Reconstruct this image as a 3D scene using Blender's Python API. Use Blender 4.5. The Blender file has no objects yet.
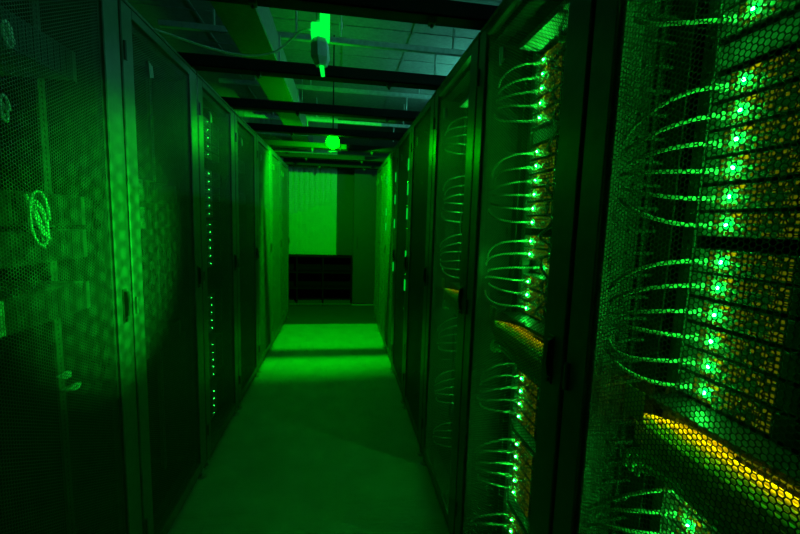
import bpy, bmesh, math, random
import numpy as np
from mathutils import Vector, Matrix
random.seed(7)
S = bpy.context.scene
C = S.collection
XL, XR, W, GAP, HGT = -0.71, 0.49, 0.678, 0.0125, 2.10
PITCH = W + GAP

# ------------------------------------------------------------------ camera, world, exposure
FPX = 392.0
def _n(v): return v / np.linalg.norm(v)
_dy = _n(np.array([-59., -47., FPX])); _v = _n(np.array([107., -3333., -FPX]))
_dz = _n(_v - _dy * np.dot(_v, _dy)); _dx = np.cross(_dy, _dz)
_R = np.stack([_dx, _dy, _dz], 1)                 # world -> (right, down, forward)
cam = bpy.data.cameras.new('camera'); cam.sensor_width = 36.0; cam.lens = 36.0 * FPX / 800.0
cam.clip_start = 0.01
camo = bpy.data.objects.new('camera', cam); C.objects.link(camo)
M = Matrix.Identity(4)
for i in range(3):
    M[i][0] = _R[0][i]; M[i][1] = -_R[1][i]; M[i][2] = -_R[2][i]
M[2][3] = 1.4
camo.matrix_world = M
S.camera = camo
S.view_settings.view_transform = 'Standard'; S.view_settings.look = 'None'
S.view_settings.exposure = 0.0; S.view_settings.gamma = 1.0; S.view_settings.use_curve_mapping = False
w = bpy.data.worlds.new('world'); S.world = w; w.use_nodes = True
w.node_tree.nodes['Background'].inputs[0].default_value = (0.01, 0.03, 0.025, 1)
w.node_tree.nodes['Background'].inputs[1].default_value = 0.1
S.cycles.max_bounces = 6; S.cycles.diffuse_bounces = 3; S.cycles.glossy_bounces = 3
S.cycles.sample_clamp_indirect = 3.0
S.cycles.caustics_reflective = False; S.cycles.caustics_refractive = False

LED_POWER, GLOBE_POWER, SPOT_POWER, BEAM_POWER, AMBER_POWER, FILL_POWER = 600.0, 90.0, 175.0, 330.0, 26.0, 42.0

# ------------------------------------------------------------------ materials
def mat(name, col, rough=0.5, metal=0.0, var=0.15, scale=30.0, bump=0.0, spec=0.5):
    m = bpy.data.materials.new(name); m.use_nodes = True
    nt = m.node_tree; b = nt.nodes['Principled BSDF']
    b.inputs['Roughness'].default_value = rough; b.inputs['Metallic'].default_value = metal
    b.inputs['Specular IOR Level'].default_value = spec
    tc = nt.nodes.new('ShaderNodeTexCoord'); nz = nt.nodes.new('ShaderNodeTexNoise')
    nz.inputs['Scale'].default_value = scale; nz.inputs['Detail'].default_value = 3
    nt.links.new(tc.outputs['Object'], nz.inputs['Vector'])
    r = nt.nodes.new('ShaderNodeValToRGB')
    r.color_ramp.elements[0].position = 0.3; r.color_ramp.elements[1].position = 0.7
    r.color_ramp.elements[0].color = tuple(c * (1 - var) for c in col) + (1,)
    r.color_ramp.elements[1].color = tuple(min(1, c * (1 + var)) for c in col) + (1,)
    nt.links.new(nz.outputs['Fac'], r.inputs['Fac']); nt.links.new(r.outputs['Color'], b.inputs['Base Color'])
    if bump:
        bp = nt.nodes.new('ShaderNodeBump'); bp.inputs['Strength'].default_value = bump
        bp.inputs['Distance'].default_value = 0.002
        nt.links.new(nz.outputs['Fac'], bp.inputs['Height']); nt.links.new(bp.outputs['Normal'], b.inputs['Normal'])
    return m
def emit(name, col, strength):
    m = bpy.data.materials.new(name); m.use_nodes = True
    nt = m.node_tree; nt.nodes.clear()
    e = nt.nodes.new('ShaderNodeEmission'); o = nt.nodes.new('ShaderNodeOutputMaterial')
    e.inputs[0].default_value = tuple(col) + (1,); e.inputs[1].default_value = strength
    nt.links.new(e.outputs[0], o.inputs[0]); return m
def floor_surface():
    m = mat('raised floor tile', (0.42, 0.45, 0.42), 0.5, 0, 0.12, 6.0)
    nt = m.node_tree; b = nt.nodes['Principled BSDF']
    tc = [n for n in nt.nodes if n.type == 'TEX_COORD'][0]
    br = nt.nodes.new('ShaderNodeTexBrick'); br.offset = 0; br.inputs['Scale'].default_value = 1
    br.inputs['Brick Width'].default_value = 0.6; br.inputs['Row Height'].default_value = 0.6
    br.inputs['Mortar Size'].default_value = 0.002; br.inputs['Mortar Smooth'].default_value = 0.2
    wv = nt.nodes.new('ShaderNodeTexVoronoi'); wv.inputs['Scale'].default_value = 75
    nz = nt.nodes.new('ShaderNodeTexNoise'); nz.inputs['Scale'].default_value = 9; nz.inputs['Detail'].default_value = 6
    mp = nt.nodes.new('ShaderNodeMapping'); mp.inputs['Scale'].default_value = (0.35, 1.2, 1)
    nt.links.new(tc.outputs['Object'], br.inputs['Vector']); nt.links.new(tc.outputs['Object'], mp.inputs['Vector'])
    nt.links.new(mp.outputs['Vector'], nz.inputs['Vector']); nt.links.new(mp.outputs['Vector'], wv.inputs['Vector'])
    a = nt.nodes.new('ShaderNodeMath'); a.operation = 'MULTIPLY_ADD'; a.inputs[1].default_value = 0.5
    nt.links.new(wv.outputs['Distance'], a.inputs[0]); nt.links.new(nz.outputs['Fac'], a.inputs[2])
    s = nt.nodes.new('ShaderNodeMath'); s.operation = 'SUBTRACT'
    nt.links.new(a.outputs[0], s.inputs[0]); nt.links.new(br.outputs['Fac'], s.inputs[1])
    bp = nt.nodes.new('ShaderNodeBump'); bp.inputs['Strength'].default_value = 0.9; bp.inputs['Distance'].default_value = 0.004
    nt.links.new(s.outputs[0], bp.inputs['Height']); nt.links.new(bp.outputs['Normal'], b.inputs['Normal'])
    return m

M_FRAME = mat('dark grey rack paint', (0.10, 0.104, 0.10), 0.38)
M_INNER = mat('black rack interior', (0.04, 0.042, 0.04), 0.6)
M_MESH = mat('black perforated steel', (0.085, 0.087, 0.085), 0.4)
M_RAIL = mat('zinc mounting rail', (0.13, 0.14, 0.13), 0.45, 0.0)
M_CHAS = mat('black server sheet metal', (0.11, 0.115, 0.11), 0.5)
M_FACE = mat('grey server front', (0.3, 0.31, 0.28), 0.45)
M_BEZEL = mat('black plastic bezel', (0.012, 0.013, 0.012), 0.45)
M_PORT = mat('dark port socket', (0.015, 0.015, 0.015), 0.6)
M_CELL = mat('grey vent cell', (0.16, 0.17, 0.15), 0.5)
M_PLUG = mat('clear plug plastic', (0.25, 0.27, 0.24), 0.35)
M_CORD = mat('pale green cord jacket', (0.42, 0.6, 0.45), 0.45)
M_GCORD = mat('green cord jacket', (0.1, 0.5, 0.14), 0.45)
M_YCORD = mat('yellow fibre jacket', (0.85, 0.68, 0.03), 0.45)
M_TAG = mat('yellow card', (0.8, 0.65, 0.08), 0.7)
M_WHITE = mat('white cable jacket', (0.75, 0.8, 0.78), 0.45)
M_GLOSS = mat('glossy white cable jacket', (0.8, 0.82, 0.8), 0.18, spec=1.0)
M_HANDLE = mat('black handle plastic', (0.03, 0.031, 0.03), 0.4)
M_STEEL = mat('brushed steel', (0.5, 0.52, 0.52), 0.3, 0.6)
M_BEAM = mat('black painted beam', (0.012, 0.013, 0.013), 0.75, spec=0.15)
M_ZINC = mat('galvanised strut', (0.55, 0.62, 0.63), 0.4, 0.3)
M_DUCT = mat('grey sheet duct', (0.22, 0.24, 0.23), 0.5, 0.0)
M_CEIL = mat('ceiling panel paint', (0.3, 0.34, 0.33), 0.7)
M_WALL = mat('pale ribbed wall panel', (0.55, 0.58, 0.55), 0.6, var=0.04)
M_DARKW = mat('dark wall paint', (0.03, 0.034, 0.032), 0.6)
M_SHELF = mat('black shelf steel', (0.006, 0.0065, 0.006), 0.9, spec=0.02)
M_PALE = mat('pale housing plastic', (0.55, 0.62, 0.62), 0.4)
M_FLOOR = floor_surface()
M_LED = emit('green status light core', (0.01, 1.0, 0.05), LED_POWER)
M_HALO = emit('green status light lens', (0.0, 1.0, 0.06), 3.0)  # glowing disc behind each light, standing in for its blurred halo
M_AMBER = emit('amber activity light', (1.0, 0.95, 0.0), AMBER_POWER)
M_AMB3 = emit('dim amber activity light', (1.0, 0.95, 0.0), AMBER_POWER * 0.22)
M_AMB1 = emit('amber port light', (0.95, 1.0, 0.0), 0.40)
M_AMB2 = emit('faint amber port light', (0.8, 1.0, 0.0), 0.09)
M_LAMP = emit('green lamp globe', (0.0, 1.0, 0.0002), GLOBE_POWER)
M_GLOW = emit('green lit lamp cover', (0.0, 1.0, 0.05), 1.1)
M_FILL = emit('dim cool tube', (0.12, 0.85, 0.62), FILL_POWER)

# ------------------------------------------------------------------ geometry helpers
class MB:
    def __init__(s): s.bm = bmesh.new(); s.mi = 0
    def _fin(s, vs):
        for f in {f for v in vs for f in v.link_faces}: f.material_index = s.mi
    def box(s, a, b, bev=0.0, mi=0):
        s.mi = mi
        r = bmesh.ops.create_cube(s.bm, size=1.0); vs = r['verts']
        a, b = Vector(a), Vector(b)
        for v in vs: v.co = Vector([(a[i] + b[i]) / 2 + v.co[i] * (b[i] - a[i]) for i in range(3)])
        if bev:
            es = list({e for v in vs for e in v.link_edges})
            g = bmesh.ops.bevel(s.bm, geom=es, offset=bev, segments=1, affect='EDGES', profile=0.5)
            vs = g['verts']
        s._fin(vs); return s
    def cyl(s, p, q, r, r2=None, n=12, mi=0):
        s.mi = mi; p, q = Vector(p), Vector(q); d = q - p
        m = Matrix.Translation((p + q) / 2) @ d.to_track_quat('Z', 'Y').to_matrix().to_4x4()
        g = bmesh.ops.create_cone(s.bm, cap_ends=True, segments=n, radius1=r, radius2=r if r2 is None else r2, depth=d.length, matrix=m)
        s._fin(g['verts']); return s
    def ball(s, c, r, sub=2, sc=(1, 1, 1), mi=0):
        s.mi = mi
        g = bmesh.ops.create_icosphere(s.bm, subdivisions=sub, radius=r, matrix=Matrix.Translation(c) @ Matrix.Diagonal(tuple(sc) + (1,)))
        s._fin(g['verts']); return s
    def tube(s, pts, r, n=7, mi=0):
        pts = [Vector(p) for p in pts]; rings = []
        up = Vector((0.13, 0.21, 0.97))
        for i, p in enumerate(pts):
            t = (pts[min(i + 1, len(pts) - 1)] - pts[max(i - 1, 0)]).normalized()
            a = t.cross(up)
            if a.length < 1e-3: a = t.cross(Vector((1, 0, 0)))
            a.normalize(); b = t.cross(a)
            rings.append([s.bm.verts.new(p + a * (r * math.cos(2 * math.pi * k / n)) + b * (r * math.sin(2 * math.pi * k / n))) for k in range(n)])
            up = a.cross(t) if False else up
        for i in range(len(rings) - 1):
            for k in range(n):
                f = s.bm.faces.new((rings[i][k], rings[i][(k + 1) % n], rings[i + 1][(k + 1) % n], rings[i + 1][k]))
                f.material_index = mi; f.smooth = True
        s.bm.faces.new(rings[0][::-1]).material_index = mi; s.bm.faces.new(rings[-1]).material_index = mi
        return s
    def prism(s, pts, d, mi=0):
        d = Vector(d); n = len(pts)
        a = [s.bm.verts.new(p) for p in pts]; b = [s.bm.verts.new(Vector(p) + d) for p in pts]
        fs = [s.bm.faces.new(a), s.bm.faces.new(b[::-1])]
        for k in range(n): fs.append(s.bm.faces.new((a[k], b[k], b[(k + 1) % n], a[(k + 1) % n])))
        for f in fs: f.material_index = mi
        return s
    def mesh(s, name, mats):
        bmesh.ops.recalc_face_normals(s.bm, faces=s.bm.faces)
        me = bpy.data.meshes.new(name); s.bm.to_mesh(me); s.bm.free()
        for m in (mats if isinstance(mats, (list, tuple)) else [mats]): me.materials.append(m)
        return me
def link(name, data, parent=None, loc=(0, 0, 0), label=None):
    o = bpy.data.objects.new(name, data); C.objects.link(o); o.location = loc
    if parent: o.parent = parent
    if label: o['label'] = label
    return o
def tag(o, label, cat, group=None):
    o['label'] = label; o['category'] = cat
    if group: o['group'] = group
    return o
def thing(name, label, cat, loc=(0, 0, 0), rz=0.0, group=None):
    o = link(name, None, None, loc); o.rotation_euler = (0, 0, rz); o.empty_display_size = 0.05
    return tag(o, label, cat, group)
def struct(name, mb, m):
    o = link(name, mb.mesh(name, m)); o['kind'] = 'structure'; return o
def dup(o, loc, rz, label, group=None, parent=None):
    c = o.copy(); C.objects.link(c)
    if parent is not None: c.parent = parent
    else:
        c.location = loc; c.rotation_euler = (0, 0, rz); c['label'] = label
        if group: c['group'] = group
    for ch in o.children: dup(ch, None, 0, None, None, c)
    return c
def bez(p0, p1, p2, p3, n=14):
    p0, p1, p2, p3 = map(Vector, (p0, p1, p2, p3)); out = []
    for i in range(n + 1):
        t = i / n; u = 1 - t
        out.append(p0 * u**3 + p1 * (3 * u * u * t) + p2 * (3 * u * t * t) + p3 * t**3)
    return out
ORD = ('first second third fourth fifth sixth seventh eighth ninth tenth eleventh twelfth thirteenth fourteenth fifteenth sixteenth '
       'seventeenth eighteenth nineteenth twentieth twenty-first twenty-second twenty-third twenty-fourth twenty-fifth twenty-sixth '
       'twenty-seventh twenty-eighth twenty-ninth thirtieth thirty-first thirty-second').split()

# ------------------------------------------------------------------ the room
ZC, YE, YB = 3.05, 6.75, -1.8
struct('floor', MB().box((-3.2, YB, -0.05), (3.2, YE, 0)), M_FLOOR)
mb = MB().box((-3.2, YB, ZC), (3.2, YE, ZC + 0.05))
for k in range(-5, 6): mb.box((k * 0.6 - 0.012, YB, ZC - 0.006), (k * 0.6 + 0.012, YE, ZC))
for k in range(-2, 12): mb.box((-3.2, k * 0.6 - 0.012, ZC - 0.006), (3.2, k * 0.6 + 0.012, ZC))
struct('ceiling', mb, M_CEIL)
struct('wall_left', MB().box((-3.25, YB, 0), (-3.2, YE, ZC)), M_DARKW)
struct('wall_right', MB().box((3.2, YB, 0), (3.25, YE, ZC)), M_DARKW)
struct('wall_back', MB().box((-3.2, YB - 0.05, 0), (3.2, YB, ZC)), M_DARKW)
mb = MB().box((-3.2, YE, 0), (-0.075, YE + 0.05, ZC))
x = -1.7
while x < -0.12:
    mb.box((x, YE - 0.03, 0), (x + 0.05, YE, ZC)); x += 0.085
struct('wall_end', mb, M_WALL)
struct('wall_end_recess', MB().box((-0.075, YE, 0), (3.2, YE + 0.05, ZC)), M_DARKW)  # shaded stretch of the end wall, its shade put into a dark colour
mb = MB().box((0.20, 6.50, 0.02), (1.15, 6.55, 2.26), 0.006)
door = struct('door_1', mb, M_DARKW)
dh = MB().box((0.25, 6.47, 0.95), (0.275, 6.50, 1.15), 0.004)
link('door_handle', dh.mesh('door_handle', M_HANDLE), door)
struct('trim_1', MB().box((-0.9, 6.47, 2.26), (1.3, 6.57, 2.36), 0.004), M_BEAM)

# ------------------------------------------------------------------ server racks
YN, YF = 0.088, 0.070                     # door frame widths at the handle side and hinge side
def mesh_panel():
    v = 0.0086; s_ = v / math.sqrt(3); hole = 0.82; th = 0.0007
    y0, y1, z0, z1 = YN - 0.006, W - YF + 0.006, 0.100, 2.060
    cols = int((y1 - y0) / (1.5 * s_)); rows = int((z1 - z0) / v) - 1
    ci, ri = np.meshgrid(np.arange(cols), np.arange(rows), indexing='ij')
    cy = (y0 + s_ + ci * 1.5 * s_).ravel(); cz = (z0 + v / 2 + ri * v + (ci % 2) * v / 2).ravel()
    ang = np.arange(6) * math.pi / 3
    oy = cy[:, None] + s_ * np.cos(ang); oz = cz[:, None] + s_ * np.sin(ang)
    iy = cy[:, None] + hole * s_ * np.cos(ang); iz = cz[:, None] + hole * s_ * np.sin(ang)
    n = len(cy)
    key = np.round(np.stack([oy.ravel(), oz.ravel()], 1) / (s_ / 8)).astype(np.int64)
    _, first, inv = np.unique(key, axis=0, return_index=True, return_inverse=True)
    inv = inv.reshape(n, 6)
    ov = np.stack([np.zeros(len(first)), oy.ravel()[first], oz.ravel()[first]], 1); no = len(ov)
    iv = np.stack([np.zeros(n * 6), iy.ravel(), iz.ravel()], 1)
    jv = iv.copy(); jv[:, 0] = th
    verts = np.concatenate([ov, iv, jv]).astype(np.float32)
    I = no + np.arange(n * 6).reshape(n, 6); J = I + n * 6
    k1 = np.roll(np.arange(6), -1)
    q1 = np.stack([inv, I, I[:, k1], inv[:, k1]], 2).reshape(-1, 4)
    q2 = np.stack([I, J, J[:, k1], I[:, k1]], 2).reshape(-1, 4)
    q = np.concatenate([q1, q2]).astype(np.int32); nf = len(q)
    me = bpy.data.meshes.new('mesh_panel')
    me.vertices.add(len(verts)); me.vertices.foreach_set('co', verts.ravel())
    me.loops.add(nf * 4); me.loops.foreach_set('vertex_index', q.ravel())
    me.polygons.add(nf); me.polygons.foreach_set('loop_start', np.arange(0, nf * 4, 4, dtype=np.int32))
    me.update(calc_edges=True); me.validate()
    me.materials.append(M_MESH)
    return me

def make_rack():
    t = thing('server_rack', 'x', 'server rack')
    # frame: four corner posts with top and bottom rails, behind the door
    f = MB()
    for y in (0.002, W - 0.047):
        for x in (0.034, 0.95): f.box((x, y, 0.05), (x + 0.045, y + 0.045, HGT - 0.012), 0.003)
        for z in (0.05, HGT - 0.062): f.box((0.079, y, z), (0.95, y + 0.045, z + 0.05))
    for x in (0.034, 0.95):
        for z in (0.05, HGT - 0.062): f.box((x, 0.047, z), (x + 0.045, W - 0.047, z + 0.05))
    link('frame', f.mesh('frame', M_INNER), t)
    link('top_panel', MB().box((0.0, 0, HGT - 0.012), (1.0, W, HGT), 0.002).mesh('top_panel', M_FRAME), t)
    for y in (0.0, W - 0.0015):
        link('side_panel', MB().box((0.034, y, 0.05), (0.998, y + 0.0015, HGT - 0.012)).mesh('side_panel', M_INNER), t)
    link('back_panel', MB().box((0.995, 0.003, 0.05), (1.0, W - 0.003, HGT - 0.012)).mesh('back_panel', M_INNER), t)
    link('plinth', MB().box((0.02, 0.01, 0.018), (0.98, W - 0.01, 0.05)).mesh('plinth', M_BEAM), t)
    ft = MB().cyl((0, 0, 0), (0, 0, 0.010), 0.024, n=16).cyl((0, 0, 0.010), (0, 0, 0.05), 0.008).mesh('foot', M_STEEL)
    for x in (0.012, 0.9):
        for y in (0.04, W - 0.04): link('foot', ft, t, (x, y, 0))
    RY = 0.0
    rl = MB()
    rl.box((0.1645, 0, 0.1), (0.1665, 0.027, 2.03)); rl.box((0.1665, RY, 0.1), (0.19, RY + 0.002, 2.03))
    for k in range(int(1.9 / 0.0159)):
        rl.box((0.1642, 0.010, 0.12 + k * 0.0159), (0.1647, 0.018, 0.128 + k * 0.0159), mi=1)
    rme = rl.mesh('mounting_rail', [M_RAIL, M_PORT])
    link('mounting_rail', rme, t, (0, 0.092, 0)); link('mounting_rail', rme, t, (0, 0.559, 0))
    cg = MB().box((0.150, 0.600, 0.1), (0.154, 0.640, 2.03))          # finger duct beside the rail
    for k in range(42): cg.box((0.085, 0.632, 0.12 + k * 0.0455), (0.150, 0.638, 0.126 + k * 0.0455))
    link('cable_guide', cg.mesh('cable_guide', M_INNER), t)
    d = MB()
    d.box((0, 0, 0.055), (0.03, YN, HGT - 0.016), 0.003); d.box((0, W - YF, 0.055), (0.03, W, HGT - 0.016), 0.003)
    d.box((0, YN, HGT - 0.046), (0.03, W - YF, HGT - 0.016), 0.002); d.box((0, YN, 0.055), (0.03, W - YF, 0.108), 0.002)
    d.box((0.012, YN - 0.012, 0.13), (0.03, YN + 0.006, HGT - 0.06)); d.box((0.012, W - YF - 0.006, 0.13), (0.03, W - YF + 0.012, HGT - 0.06))
    do = link('door', d.mesh('door', M_FRAME), t)
    link('mesh_panel', MESH_PANEL, do, (0.009, 0, 0))
    h = MB().box((-0.003, 0.036, 1.035), (0.0, 0.060, 1.15), 0.001)
    h.prism([(-0.003, 0.041, 1.052), (-0.011, 0.041, 1.057), (-0.016, 0.041, 1.085), (-0.013, 0.041, 1.138), (-0.003, 0.041, 1.143)], (0, 0.013, 0))
    h.cyl((-0.003, 0.048, 1.043), (-0.008, 0.048, 1.043), 0.005)
    link('handle', h.mesh('handle', M_HANDLE), do)
    for z in (0.2, 1.05, 1.9):
        link('hinge', MB().cyl((-0.003, W - 0.012, z), (-0.003, W - 0.012, z + 0.06), 0.006).mesh('hinge', M_FRAME), do)
    b = MB()
    for k in range(3):
        y = 0.452 + k * 0.012
        b.prism([(0.003, y, 1.915 - k * 0.004), (0.003, y + 0.008, 1.915 - k * 0.004), (0.003, y + 0.017, 1.955 + k * 0.004), (0.003, y + 0.009, 1.955 + k * 0.004)], (0.006, 0, 0))
    link('badge', b.mesh('badge', M_STEEL), do, label='slanted three-stroke metal badge')
    return t
MESH_PANEL = mesh_panel()
RACK0 = make_rack()
def rack_origin(side, i):                 # side 1 = bright row (x+), -1 = dark row; i = slot along the aisle
    y0 = 0.0855 + i * PITCH
    return ((XR, y0, 0), 0.0) if side > 0 else ((XL, y0 + W, 0), math.pi)
def to_world(side, i, p):
    (ox, oy, oz), rz = rack_origin(side, i)
    return (ox + p[0], oy + p[1], p[2]) if side > 0 else (ox - p[0], oy - p[1], p[2])
RNAME = {}
for i in range(8): RNAME[(1, i)] = '%s rack of the bright row' % ORD[i]
for i in range(1, 8): RNAME[(-1, i)] = '%s rack of the dark row' % ORD[i - 1]
EXTRA = {(1, 0): 'yellow cables and green lights glowing behind its door, closest of bright row',
         (1, 1): 'full column of green lights behind its door, second of bright row',
         (1, 2): 'pale cords fringing its narrow mesh door, third of bright row',
         (-1, 1): 'dark mottled mesh door at the frame edge, first of dark row',
         (-1, 2): 'nearly unlit mesh door below the white cable, second of dark row',
         (-1, 3): 'one dotted line of small lights inside, third of dark row'}
first = True
for (side, i), nm in RNAME.items():
    (loc, rz) = rack_origin(side, i)
    lb = 'black server rack, ' + EXTRA[(side, i)] if (side, i) in EXTRA else 'tall black server rack with mesh door, %s counting from the camera' % nm.replace(' rack', '')
    gr = 'server racks of the bright row' if side > 0 else 'server racks of the dark row'
    if first:
        r = RACK0; r.location = loc; r.rotation_euler = (0, 0, rz); r['label'] = lb; r['group'] = gr; first = False
    else: dup(RACK0, loc, rz, lb, gr)

# ------------------------------------------------------------------ servers (local: x into the rack, y along the front, z up)
SW, SH = 0.445, 0.0425
def make_server(h, led_y, name, cat, amber=True, face0=0.27, led_r=0.0030, led_m=None):
    t = thing(name, 'x', cat)
    c = MB().box((0.004, 0.004, 0), (0.62, SW - 0.004, h), 0.001)
    link('chassis', c.mesh('chassis', M_CHAS), t)
    b = MB().box((-0.003, 0.004, 0.001), (0.004, face0, h - 0.001), 0.001)
    for k in range(int((face0 - 0.03) / 0.012)):
        b.box((-0.0045, 0.014 + k * 0.012, 0.008), (-0.003, 0.019 + k * 0.012, h - 0.008))
    link('bezel', b.mesh('bezel', M_BEZEL), t)
    p = MB().box((0.0, face0, 0.001), (0.004, SW - 0.004, h - 0.001))
    k = 0
    y = face0 + 0.008
    while y < SW - 0.03:                                        # rows of hexagonal vent cells raised from the panel
        for z in (h * 0.22, h * 0.55, h * 0.86):
            if abs(y - led_y) < 0.013 and abs(z - h * 0.5) < 0.014: continue
            p.cyl((-0.0008, y, z), (0.0, y, z), 0.0042, n=6, mi=1)
        y += 0.0098
    link('port_panel', p.mesh('port_panel', [M_FACE, M_CELL]), t)
    ears = MB().box((-0.004, -0.014, 0.001), (-0.0015, 0.004, h - 0.001), 0.0005).mesh('ear', M_RAIL)
    link('ear', ears, t); link('ear', ears, t, (0, SW + 0.01, 0))
    s = MB().box((-0.008, SW - 0.034, h * 0.3), (0.0, SW - 0.020, h * 0.62), 0.001)
    link('network_port', s.mesh('network_port', M_PLUG), t)
    l = MB().ball((-0.005, led_y, h * 0.5), led_r, 1, mi=0)
    l.cyl((-0.0012, led_y, h * 0.5), (0.0, led_y, h * 0.5), 0.0078, n=14, mi=1)
    link('status_light', l.mesh('status_light', [led_m or M_LED, M_FACE if led_m else M_HALO]), t)
    if amber:
        a = MB(); q = random.Random(5)
        y = face0 + 0.006
        while y < SW - 0.036:
            for z in (0.16, 0.36, 0.62, 0.84):
                if abs(y - led_y) < 0.012 and z in (0.36, 0.62) or q.random() < 0.3: continue
                a.box((-0.0016, y, h * z - 0.0025), (-0.0002, y + 0.004, h * z + 0.0025), mi=1)  # faint glowing patches stand in for yellowish light on the panel
            y += 0.0075
        a.box((-0.0016, led_y - 0.024, h - 0.009), (-0.0002, led_y - 0.008, h - 0.003))
        link('activity_light', a.mesh('activity_light', [M_AMB1, M_AMB2]), t, label='field of small amber activity lights')
    return t
LEDY = 0.383
SERVER0 = make_server(SH, LEDY, 'rack_server', 'server')
ZS = [1.945, 1.900, 1.855, 1.807, 1.759, 1.650, 1.602, 1.555, 1.508, 1.460, 1.413, 1.348, 1.303, 1.255, 1.207, 1.160, 1.112,
      .900, .853, .806, .758, .710, .602, .554, .506, .459, .411, .299, .2515, .204, .156]
GROUPS = [(0, 5), (5, 11), (11, 17), (17, 22), (22, 27), (27, 31)]
RSHORT = {(1, 0): 'closest bright-row rack', (1, 1): 'second bright-row rack', (1, 2): 'third bright-row rack', (1, 3): 'fourth bright-row rack'}
used = set()
def place(proto, side, i, lx, z, label, group):
    loc = to_world(side, i, (lx, 0.1165, z)); rz = 0.0 if side > 0 else math.pi
    if proto.name not in used:
        used.add(proto.name); proto.location = loc; proto.rotation_euler = (0, 0, rz); proto['label'] = label; proto['group'] = group
        return proto
    return dup(proto, loc, rz, label, group)
DX = 0.165
def cord_mesh(p0, p1, rise, r=0.0038):
    """from the finger duct (p0) to the port (p1)"""
    p0, p1 = Vector(p0), Vector(p1)
    m1 = p0 + Vector((-0.012, -0.028, rise)); m2 = p1 + Vector((-0.075, 0.012, random.uniform(-0.006, 0.004)))
    pts = bez(p0, m1, m2, p1, 16)
    a = MB().tube(pts, r, 7).mesh('patch_cable', M_CORD)
    d = (pts[-1] - pts[-2]).normalized()
    b = MB().box((-0.016, -0.005, -0.004), (0.0012, 0.005, 0.004), 0.0008).mesh('plug', M_PLUG)
    return a, b
for i in (0, 1, 2):
    rn = RSHORT[(1, i)]
    for k, z in enumerate(ZS):
        dx = DX + 0.05 if (i, k) == (1, 13) else DX  # one server set back to shrink the thrown hole pattern
        place(SERVER0, 1, i, dx, z - SH / 2, 'slim black green-lit server, %s from the top in the %s' % (ORD[k], rn), 'slim servers with green lights')
        g = [g for g in GROUPS if g[0] <= k < g[1]][0]
        zs = ZS[g[0]:g[1]]; zc = sum(zs) / len(zs) - (0.10 if g[0] >= 17 else 0.03)
        z0 = zc + 0.50 * (z - zc) + random.uniform(-0.002, 0.002)
        p0 = (0.045 + random.uniform(0, 0.02), 0.618 + random.uniform(-0.008, 0.008), z0)
        p1 = (dx - 0.010, 0.1165 + SW - 0.027, z - SH / 2 + SH * 0.46)
        a, b = cord_mesh(p0, p1, (z - z0) * 0.55 + random.uniform(-0.03, 0.015))
        o = link('patch_cable', a, None, to_world(1, i, (0, 0, 0)))
        tag(o, 'pale patch cord to the %s server from the top in the %s' % (ORD[k], rn), 'cable', 'pale patch cords of the bright row')
        link('plug', b, o, p1)

# blanking panels in the empty slots and a pale shelf above the top server
BLANK0 = thing('blanking_panel', 'x', 'blanking panel')
link('panel_face', MB().box((0.010, 0.004, 0.001), (0.013, SW - 0.004, 0.042), 0.0005).mesh('panel_face', M_PALE), BLANK0)
for y in (-0.014, SW - 0.006): link('ear', MB().box((0.0, y, 0.001), (0.0025, y + 0.0195, 0.042)).box((0.0025, y + 0.017 if y < 0 else y, 0.001), (0.0128, y + 0.0195 if y < 0 else y + 0.0025, 0.042)).mesh('ear', M_RAIL), BLANK0)
for i in (0, 1, 2):
    for z, wd in ((1.7045, 'upper'), (0.656, 'middle'), (0.355, 'lower')):
        place(BLANK0, 1, i, DX - 0.004, z - SH / 2, 'pale blanking panel in the %s empty slot of the %s' % (wd, RSHORT[(1, i)]), 'blanking panels')
    sh = MB().box((0.10, 0.122, 1.992), (0.62, 0.556, 1.995)).box((0.10, 0.122, 1.995), (0.103, 0.556, 2.012))
    tag(link('rack_shelf', sh.mesh('rack_shelf', M_PALE), None, to_world(1, i, (0, 0, 0))), 'pale shelf plate above the topmost server of the %s' % RSHORT[(1, i)], 'shelf', 'pale shelf plates')
# tangled pale cables just inside the first door of the dark row
rnd = random.Random(3)
for n_, (y, z, ry, rz_, turns) in enumerate([(1.115, 1.375, 0.032, 0.075, 4), (1.06, 1.79, 0.012, 0.03, 3), (1.165, 0.95, 0.022, 0.008, 3), (1.19, 0.905, 0.035, 0.007, 3), (1.02, 1.62, 0.022, 0.03, 3)]):
    pts = []
    for q in range(turns * 14 + 1):
        a = q / 14 * 2 * math.pi
        pts.append((-0.742 - 0.006 * math.sin(a * 0.31 + n_) - 0.010 * q / (turns * 14), y + ry * math.cos(a) * (0.75 + 0.25 * math.sin(a * 0.37 + n_)), z + rz_ * math.sin(a * 0.93) * (0.75 + 0.25 * math.cos(a * 0.23))))
    tag(link('coiled_cable', MB().tube(pts, 0.0034, 6).mesh('coiled_cable', M_WHITE)), 'pale coiled cable behind the first dark-row mesh door, %s' % ['largest, at eye height', 'smallest, near the top', 'small flat loop below the middle', 'lowest flat loop', 'dim loop above the largest'][n_], 'cable', 'coiled cables')

# added glowing bars stand in for green glints on far bright-row doors
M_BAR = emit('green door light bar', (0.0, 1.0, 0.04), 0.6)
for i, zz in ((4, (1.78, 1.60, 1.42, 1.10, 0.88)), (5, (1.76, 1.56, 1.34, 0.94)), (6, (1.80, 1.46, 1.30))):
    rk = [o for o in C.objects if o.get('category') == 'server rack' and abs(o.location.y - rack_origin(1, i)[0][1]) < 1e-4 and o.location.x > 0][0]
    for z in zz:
        link('indicator_light', MB().box((-0.006, 0.056, z), (0.0, 0.086, z + 0.085), 0.001).mesh('indicator_light', M_BAR), rk, label='glowing green bar')
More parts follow.
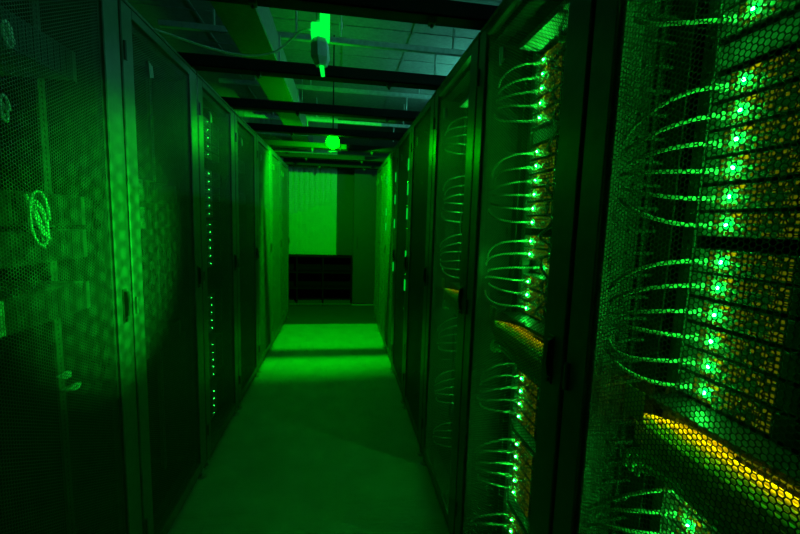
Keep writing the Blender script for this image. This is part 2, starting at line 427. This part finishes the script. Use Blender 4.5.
# spot added at one status light to throw the door's hole pattern across
for i, z, aim in ((1, 1.255, (XL, 1.40, 1.30)),):
    sp = bpy.data.lights.new('status_beam', 'SPOT'); sp.energy = BEAM_POWER; sp.color = (0.005, 1.0, 0.03)
    sp.spot_size = math.radians(42); sp.spot_blend = 1.0; sp.shadow_soft_size = 0.0028
    p = Vector(to_world(1, i, (DX + 0.05 - 0.0085, 0.1165 + LEDY, z)))
    host = min((o for o in C.objects if o.name.startswith('rack_server') and o.get('category') == 'server'), key=lambda o: (o.location - (p - Vector((0, LEDY, 0)))).length)
    so = link('status_beam', sp, host, p - host.location)
    so.rotation_euler = (Vector(aim) - p).to_track_quat('-Z', 'Y').to_euler()

# fibre panel, cable bundle and tag in the middle of the bright racks
def make_switch():
    t = thing('network_switch', 'x', 'network panel')
    link('chassis', MB().box((0.004, 0.004, 0), (0.5, SW - 0.004, 0.086), 0.001).mesh('chassis', M_CHAS), t)
    f = MB().box((0, 0.004, 0.001), (0.004, SW - 0.004, 0.085))
    for r in range(2):
        for k in range(20): f.box((-0.003, 0.02 + k * 0.0205, 0.014 + r * 0.034), (0, 0.034 + k * 0.0205, 0.034 + r * 0.034), mi=1)
    link('front_panel', f.mesh('front_panel', [M_FACE, M_PORT]), t)
    link('tray_lip', MB().box((-0.070, 0.004, 0.117), (0.004, SW - 0.004, 0.120)).box((0.001, 0.004, 0.086), (0.004, SW - 0.004, 0.117)).box((-0.070, 0.004, 0.110), (-0.068, SW - 0.004, 0.117)).mesh('tray_lip', M_BEZEL), t)
    a = MB()
    for k in range(16): a.box((-0.066, 0.025 + k * 0.026, 0.114), (-0.056, 0.034 + k * 0.026, 0.117))  # amber emitters added, hidden by the lip, to tint the bundle yellow
    link('activity_light', a.mesh('activity_light', M_AMBER), t, label='row of amber activity lights')
    ears = MB().box((-0.004, -0.014, 0.001), (-0.0015, 0.004, 0.085), 0.0005).mesh('ear', M_RAIL)
    link('ear', ears, t); link('ear', ears, t, (0, SW + 0.01, 0))
    return t
SWITCH0 = make_switch()
for i in (0, 1, 2):
    rn = RSHORT[(1, i)]
    place(SWITCH0, 1, i, DX, 0.965, 'black fibre panel with amber lights behind the yellow cable bundle, %s' % rn, 'fibre panels')
    if i:
        al = [c for c in C.objects if c.parent and c.name.startswith('activity_light') and c.parent.get('category') == 'network panel' and abs(c.parent.location.y - to_world(1, i, (0, 0.1165, 0))[1]) < 1e-3][0]
        al.material_slots[0].link = 'OBJECT'; al.material_slots[0].material = M_AMB3
    rnd = random.Random(40 + i)
    for k in range(29):
        yellow = k < 20
        jit = lambda v: rnd.uniform(-v, v)
        sag = (0.014, 0.010, 0.005, 0.0)[k // 5] + jit(.0006) if yellow else 0.012 + jit(.0004)
        if yellow: cx, cz = 0.048 + 0.0145 * (k % 5) + jit(.0005), 1.012 + 0.0130 * (k // 5) + jit(.0005)
        else: cx, cz = 0.062 + 0.018 * ((k - 20) % 3) + jit(.0005), 0.975 + 0.012 * ((k - 20) // 3) + jit(.0003)
        pts = bez((cx, 0.07, cz - sag), (cx + jit(.001), 0.22, cz - sag), (cx + jit(.001), 0.32, cz - sag * 0.7), (cx, 0.44, cz + 0.002), 12)
        if yellow:
            ye = 0.49 - (cx - 0.078) * 1.5
            pts += bez(pts[-1], (cx, ye + 0.03, cz + 0.004), (cx + 0.03, ye + 0.03, cz), (0.154, ye - 0.02, 0.984 + (cz - 1.0)), 10)[1:]
        else:
            ye = 0.50 + (cz - 0.99) * 1.3
            pts += bez(pts[-1], (cx, ye + 0.03, cz + 0.004), (cx, ye + 0.045, cz - 0.02), (cx, ye + 0.04, 0.945), 10)[1:]
        me = MB().tube(pts, 0.0050, 8).mesh('fibre_cable', M_YCORD if yellow else M_GCORD)
        o = link('fibre_cable', me, None, to_world(1, i, (0, 0, 0)))
        tag(o, ('yellow fibre cord in the horizontal bundle across the %s' if yellow else 'green cord hanging under the yellow bundle of the %s') % rn, 'cable',
            ('yellow fibre cords of the %s' if yellow else 'green bundle cords of the %s') % rn)
    tg = MB().box((0.05, 0.510, 1.055), (0.052, 0.560, 1.110), 0.0005)
    tag(link('cable_tag', tg.mesh('cable_tag', M_TAG), None, to_world(1, i, (0, 0, 0))), 'dull yellow card tag at the end of the yellow bundle, %s' % rn, 'tag', 'yellow card tags')
    for n_ in (range(2) if i else ()):                                                        # wavy slack cords on the handle side
        zt = 1.98 - n_ * 0.46; pts = []
        for s in range(60):
            u = s / 59; ph = u * 34 + n_
            pts.append((0.062 + 0.008 * math.cos(ph * 0.7), 0.218 + 0.022 * math.sin(ph) + 0.006 * math.sin(ph * 2.3), zt - 0.38 * u))
        o = link('slack_cable', MB().tube(pts, 0.0045, 6).mesh('slack_cable', M_GLOSS), None, to_world(1, i, (0, 0, 0)))
        tag(o, 'pale wavy slack cord by the handle edge, %s from the top, %s' % (ORD[n_], rn), 'cable', 'wavy slack cords')

# dark row and far racks: thicker servers close behind the doors
BOX0 = make_server(0.0865, 0.40, 'storage_server', 'server', amber=False, face0=0.30, led_r=0.0035, led_m=emit('green server light', (0.0, 1.0, 0.01), 40.0))
DARK0 = make_server(SH, 0.20, 'rack_server', 'server', amber=False, face0=0.12, led_m=emit('small green status light', (0.02, 1.0, 0.08), 14.0), led_r=0.0024)
for k, z in enumerate(ZS):
    place(DARK0, -1, 3, 0.075, z - SH / 2, 'slim black server with tiny light, %s from the top in the third dark-row rack' % ORD[k], 'slim servers of the dark row')
FAR = {(-1, 1): [1.78, 1.36, 1.26, 1.10], (-1, 2): [1.45, 1.34, 0.8], (-1, 4): [1.75, 1.5, 1.25, 0.9, 0.6], (-1, 5): [1.75, 1.5, 1.25, 0.9, 0.6],
       (-1, 6): [1.75, 1.5, 1.25, 0.9, 0.6], (1, 4): [1.7, 1.5, 1.3, 0.9, 0.6], (1, 5): [1.7, 1.5, 1.3, 0.9, 0.6], (1, 6): [1.7, 1.5, 1.3, 0.9, 0.6]}
for (side, i), zz in FAR.items():
    for k, z in enumerate(zz):
        place(BOX0, side, i, 0.075, z, 'thick black server, %s from the top, %s' % (ORD[k], RNAME[(side, i)]), 'thick servers')

# ------------------------------------------------------------------ overhead
for k in range(1, 9):
    y = 0.0855 + k * PITCH - GAP / 2
    t = thing('crossbeam', 'black steel crossbeam spanning the aisle overhead, %s from the camera' % ORD[k - 1], 'beam', (0, y, HGT + 0.018), 0, 'overhead crossbeams')
    b = MB().box((-0.93, -0.035, 0), (0.72, -0.030, 0.055)).box((-0.93, 0.030, 0), (0.72, 0.035, 0.055)).box((-0.93, -0.035, 0), (0.72, 0.035, 0.005))
    b.box((-0.93, -0.03, -0.018), (-0.72, 0.03, 0.0)).box((0.52, -0.03, -0.018), (0.72, 0.03, 0.0))
    link('channel', b.mesh('channel', M_BEAM), t)
    for x in ((-0.42, 0.24) if k % 2 else (-0.30, 0.31)):
        link('clip', MB().box((x - 0.012, -0.02, -0.018), (x + 0.012, 0.012, 0.0), 0.002).cyl((x, -0.004, -0.028), (x, -0.004, -0.018), 0.005).mesh('clip', M_HANDLE), t)

def lamp_unit():
    t = thing('hanging_lamp', 'hexagonal pale lamp with a glowing green top, end of white cable, above the aisle', 'lamp', (-0.092, 1.78, 2.0))
    link('mount', MB().cyl((0, 0, 0.27), (0, 0, ZC - 2.0), 0.006).box((-0.022, -0.02, 0.215), (0.022, 0.02, 0.27), 0.003).mesh('mount', M_PALE), t)
    link('light_box', MB().box((-0.042, -0.035, 0.150), (0.034, 0.035, 0.205), 0.006).box((-0.006, -0.03, 0.205), (0.034, 0.03, 0.262), 0.004).mesh('light_box', M_GLOW), t)
    h = MB()
    hexa = lambda r, z, dx: [(dx + r * math.cos(a * math.pi / 3 + .3), r * math.sin(a * math.pi / 3 + .3), z) for a in range(6)]
    lv = [hexa(0.030, 0.15, -.006), hexa(0.038, 0.13, -.006), hexa(0.041, 0.075, -.003), hexa(0.026, 0.045, 0)]
    vs = [[h.bm.verts.new(p) for p in l] for l in lv]
    for a, b in zip(vs, vs[1:]):
        for k in range(6): h.bm.faces.new((a[k], a[(k + 1) % 6], b[(k + 1) % 6], b[k]))
    h.bm.faces.new(vs[0][::-1]); h.bm.faces.new(vs[-1])
    link('housing', h.mesh('housing', M_PALE), t)
    link('tip', MB().cyl((0.002, 0, 0.045), (0.008, 0, 0.004), 0.010, 0.008).mesh('tip', M_GLOW), t)
    return t
lamp_unit()
t = thing('globe_lamp', 'bright green globe lamp hanging between far crossbeams', 'lamp', (-0.084, 3.80, 2.115))
link('globe', MB().ball((0, 0, 0), 0.060, 3).mesh('globe', M_LAMP), t)
link('bracket', MB().box((0.066, -0.12, -0.05), (0.071, 0.20, 0.09), 0.001).cyl((0, 0, 0.058), (0, 0, 0.09), 0.025).cyl((0.0, 0, 0.09), (0.0, 0, ZC - 2.115), 0.006).box((0, -0.012, 0.08), (0.07, 0.012, 0.09)).mesh('bracket', M_BEAM), t)  # side plate lengthened to keep lamp light off the bright row
link('wire_guard', MB().tube([(-0.072, 0.003, 0.05), (-0.072, 0.003, -0.05), (-0.045, 0.003, -0.086), (0.045, 0.003, -0.086), (0.069, 0.003, -0.05), (0.069, 0.003, 0.0)], 0.0016, 6).mesh('wire_guard', M_BEAM), t)  # added wire, placed to cast a dark band on the floor
sp = bpy.data.lights.new('lamp_beam', 'SPOT'); sp.energy = SPOT_POWER; sp.color = (0.0, 1.0, 0.002); sp.spot_size = math.radians(150); sp.spot_blend = 0.35
sp.shadow_soft_size = 0.001
so = link('lamp_beam', sp, t, (0.0, 0.0, -0.064)); so.rotation_euler = (math.radians(60), 0, math.radians(4))
pts = bez((-0.76, 1.72, 2.112), (-0.62, 1.76, 2.098), (-0.42, 1.78, 2.015), (-0.28, 1.78, 2.085), 14) + bez((-0.28, 1.78, 2.085), (-0.21, 1.78, 2.125), (-0.19, 1.78, 2.195), (-0.137, 1.78, 2.185), 12)[1:]
tag(link('power_cable', MB().tube(pts, 0.0045, 8).mesh('power_cable', M_WHITE)), 'white cable sagging from the dark-row rack top to the hanging lamp', 'cable')
t = thing('drop_rod', 'thin bright rod hanging beside the pale hexagonal lamp', 'rod', (0.0, 1.80, 2.20))
link('rod', MB().cyl((-0.012, 0, -0.02), (-0.012, 0, ZC - 2.20), 0.004).mesh('rod', M_PALE), t)
link('end_fitting', MB().cyl((-0.012, 0, 0.01), (-0.012, 0, 0.035), 0.008).mesh('end_fitting', M_PALE), t)
tag(link('rack_tag', MB().box((-0.735, 1.36, HGT), (-0.705, 1.47, HGT + 0.014), 0.002).mesh('rack_tag', mat('bright green tape', (0.1, 0.9, 0.15), 0.5))), 'bright green strip on the top edge of the first dark-row rack', 'tag')  # bracket cap lit green; that light is put into its colour

t = thing('air_duct', 'grey rectangular duct running along the ceiling above the dark row', 'duct', (-0.56, 3.7, 2.50))
link('duct_body', MB().box((-0.13, -2.9, 0), (0.10, 2.95, 0.2), 0.006).mesh('duct_body', M_DUCT), t)
for y in (-1.8, -0.6, 0.6, 1.8): link('flange', MB().box((-0.14, y - 0.012, -0.008), (0.11, y + 0.012, 0.208)).mesh('flange', M_ZINC), t)
for y in (-1.2, 1.2): link('hanger', MB().cyl((-0.12, y, 0.2), (-0.12, y, ZC - 2.50), 0.005).cyl((0.09, y, 0.2), (0.09, y, ZC - 2.50), 0.005).mesh('hanger', M_ZINC), t)
for k, (y, z, x0, x1) in enumerate([(3.2, 2.74 + .01, -1.3, 1.5), (4.6, 2.83, -1.3, 1.5), (5.7, 2.75, -1.3, 1.5)]):
    t = thing('support_strut', ['galvanised strut crossing above the aisle on thin rods, nearest of three', 'galvanised strut crossing above the aisle, middle of three', 'galvanised strut crossing above the aisle, farthest of three'][k], 'strut', (0, y, z), 0, 'overhead struts')
    link('channel', MB().box((x0, -0.02, -0.02), (x1, 0.02, 0.02), 0.002).mesh('channel', M_ZINC), t)
    for x in (-0.93, 0.86, -0.35): link('hanger', MB().cyl((x, 0, 0.02), (x, 0, ZC - z), 0.008).mesh('hanger', M_ZINC), t)
    for x in (0.72,): link('drop_rod', MB().cyl((x, 0, -0.22), (x, 0, -0.02), 0.008).mesh('drop_rod', M_ZINC), t)
for k, (x, y) in enumerate([(1.55, 1.6), (1.55, 4.4)]):  # unseen fill lights added to brighten the ceiling; housings block light downward
    t = thing('strip_light', ['dim cool strip light over the bright row, close to the camera', 'dim cool strip light over the bright row, far along the aisle'][k], 'ceiling light', (x, y, 2.62), 0, 'strip lights')
    link('tube', MB().cyl((0, -0.6, 0), (0, 0.6, 0), 0.02).mesh('tube', M_FILL), t)
    link('housing', MB().box((-0.09, -0.62, -0.09), (0.09, 0.62, -0.05), 0.004).box((-0.015, -0.62, -0.05), (0.015, -0.6, 0.03)).box((-0.015, 0.6, -0.05), (0.015, 0.62, 0.03)).mesh('housing', M_PALE), t)
    for y2 in (-0.5, 0.5): link('hanger', MB().cyl((0.08, y2, -0.05), (0.08, y2, ZC - 2.62), 0.004).mesh('hanger', M_ZINC), t)

# ------------------------------------------------------------------ far end
t = thing('shelf_unit', 'low black open shelf unit against the pale wall at the aisle end', 'shelf', (-0.42, 6.4, 0))
for z, nm in ((0.015, 'bottom_rail'), (0.27, 'shelf'), (0.53, 'shelf'), (0.79, 'top')):
    link(nm, MB().box((-0.75, 0, z), (0.61, 0.3, z + 0.022), 0.002).mesh(nm, M_SHELF if z > 0.1 else M_FRAME), t)
link('back_panel', MB().box((-0.75, 0.295, 0), (0.61, 0.30, 0.79)).mesh('back_panel', M_SHELF), t)
for x in (-0.75, -0.28, 0.13, 0.585): link('post', MB().box((x, 0.002, 0), (x + 0.025, 0.027, 0.80), 0.002).mesh('post', M_SHELF), t)
tag(link('floor_mat', MB().box((-0.9, 5.25, 0.0), (0.75, 6.38, 0.012), 0.004).mesh('floor_mat', mat('black rubber mat', (0.05, 0.052, 0.05), 0.8))), 'dark rubber mat on the floor at the far end of the aisle', 'mat')  # thin dark sheet over the far stretch of floor
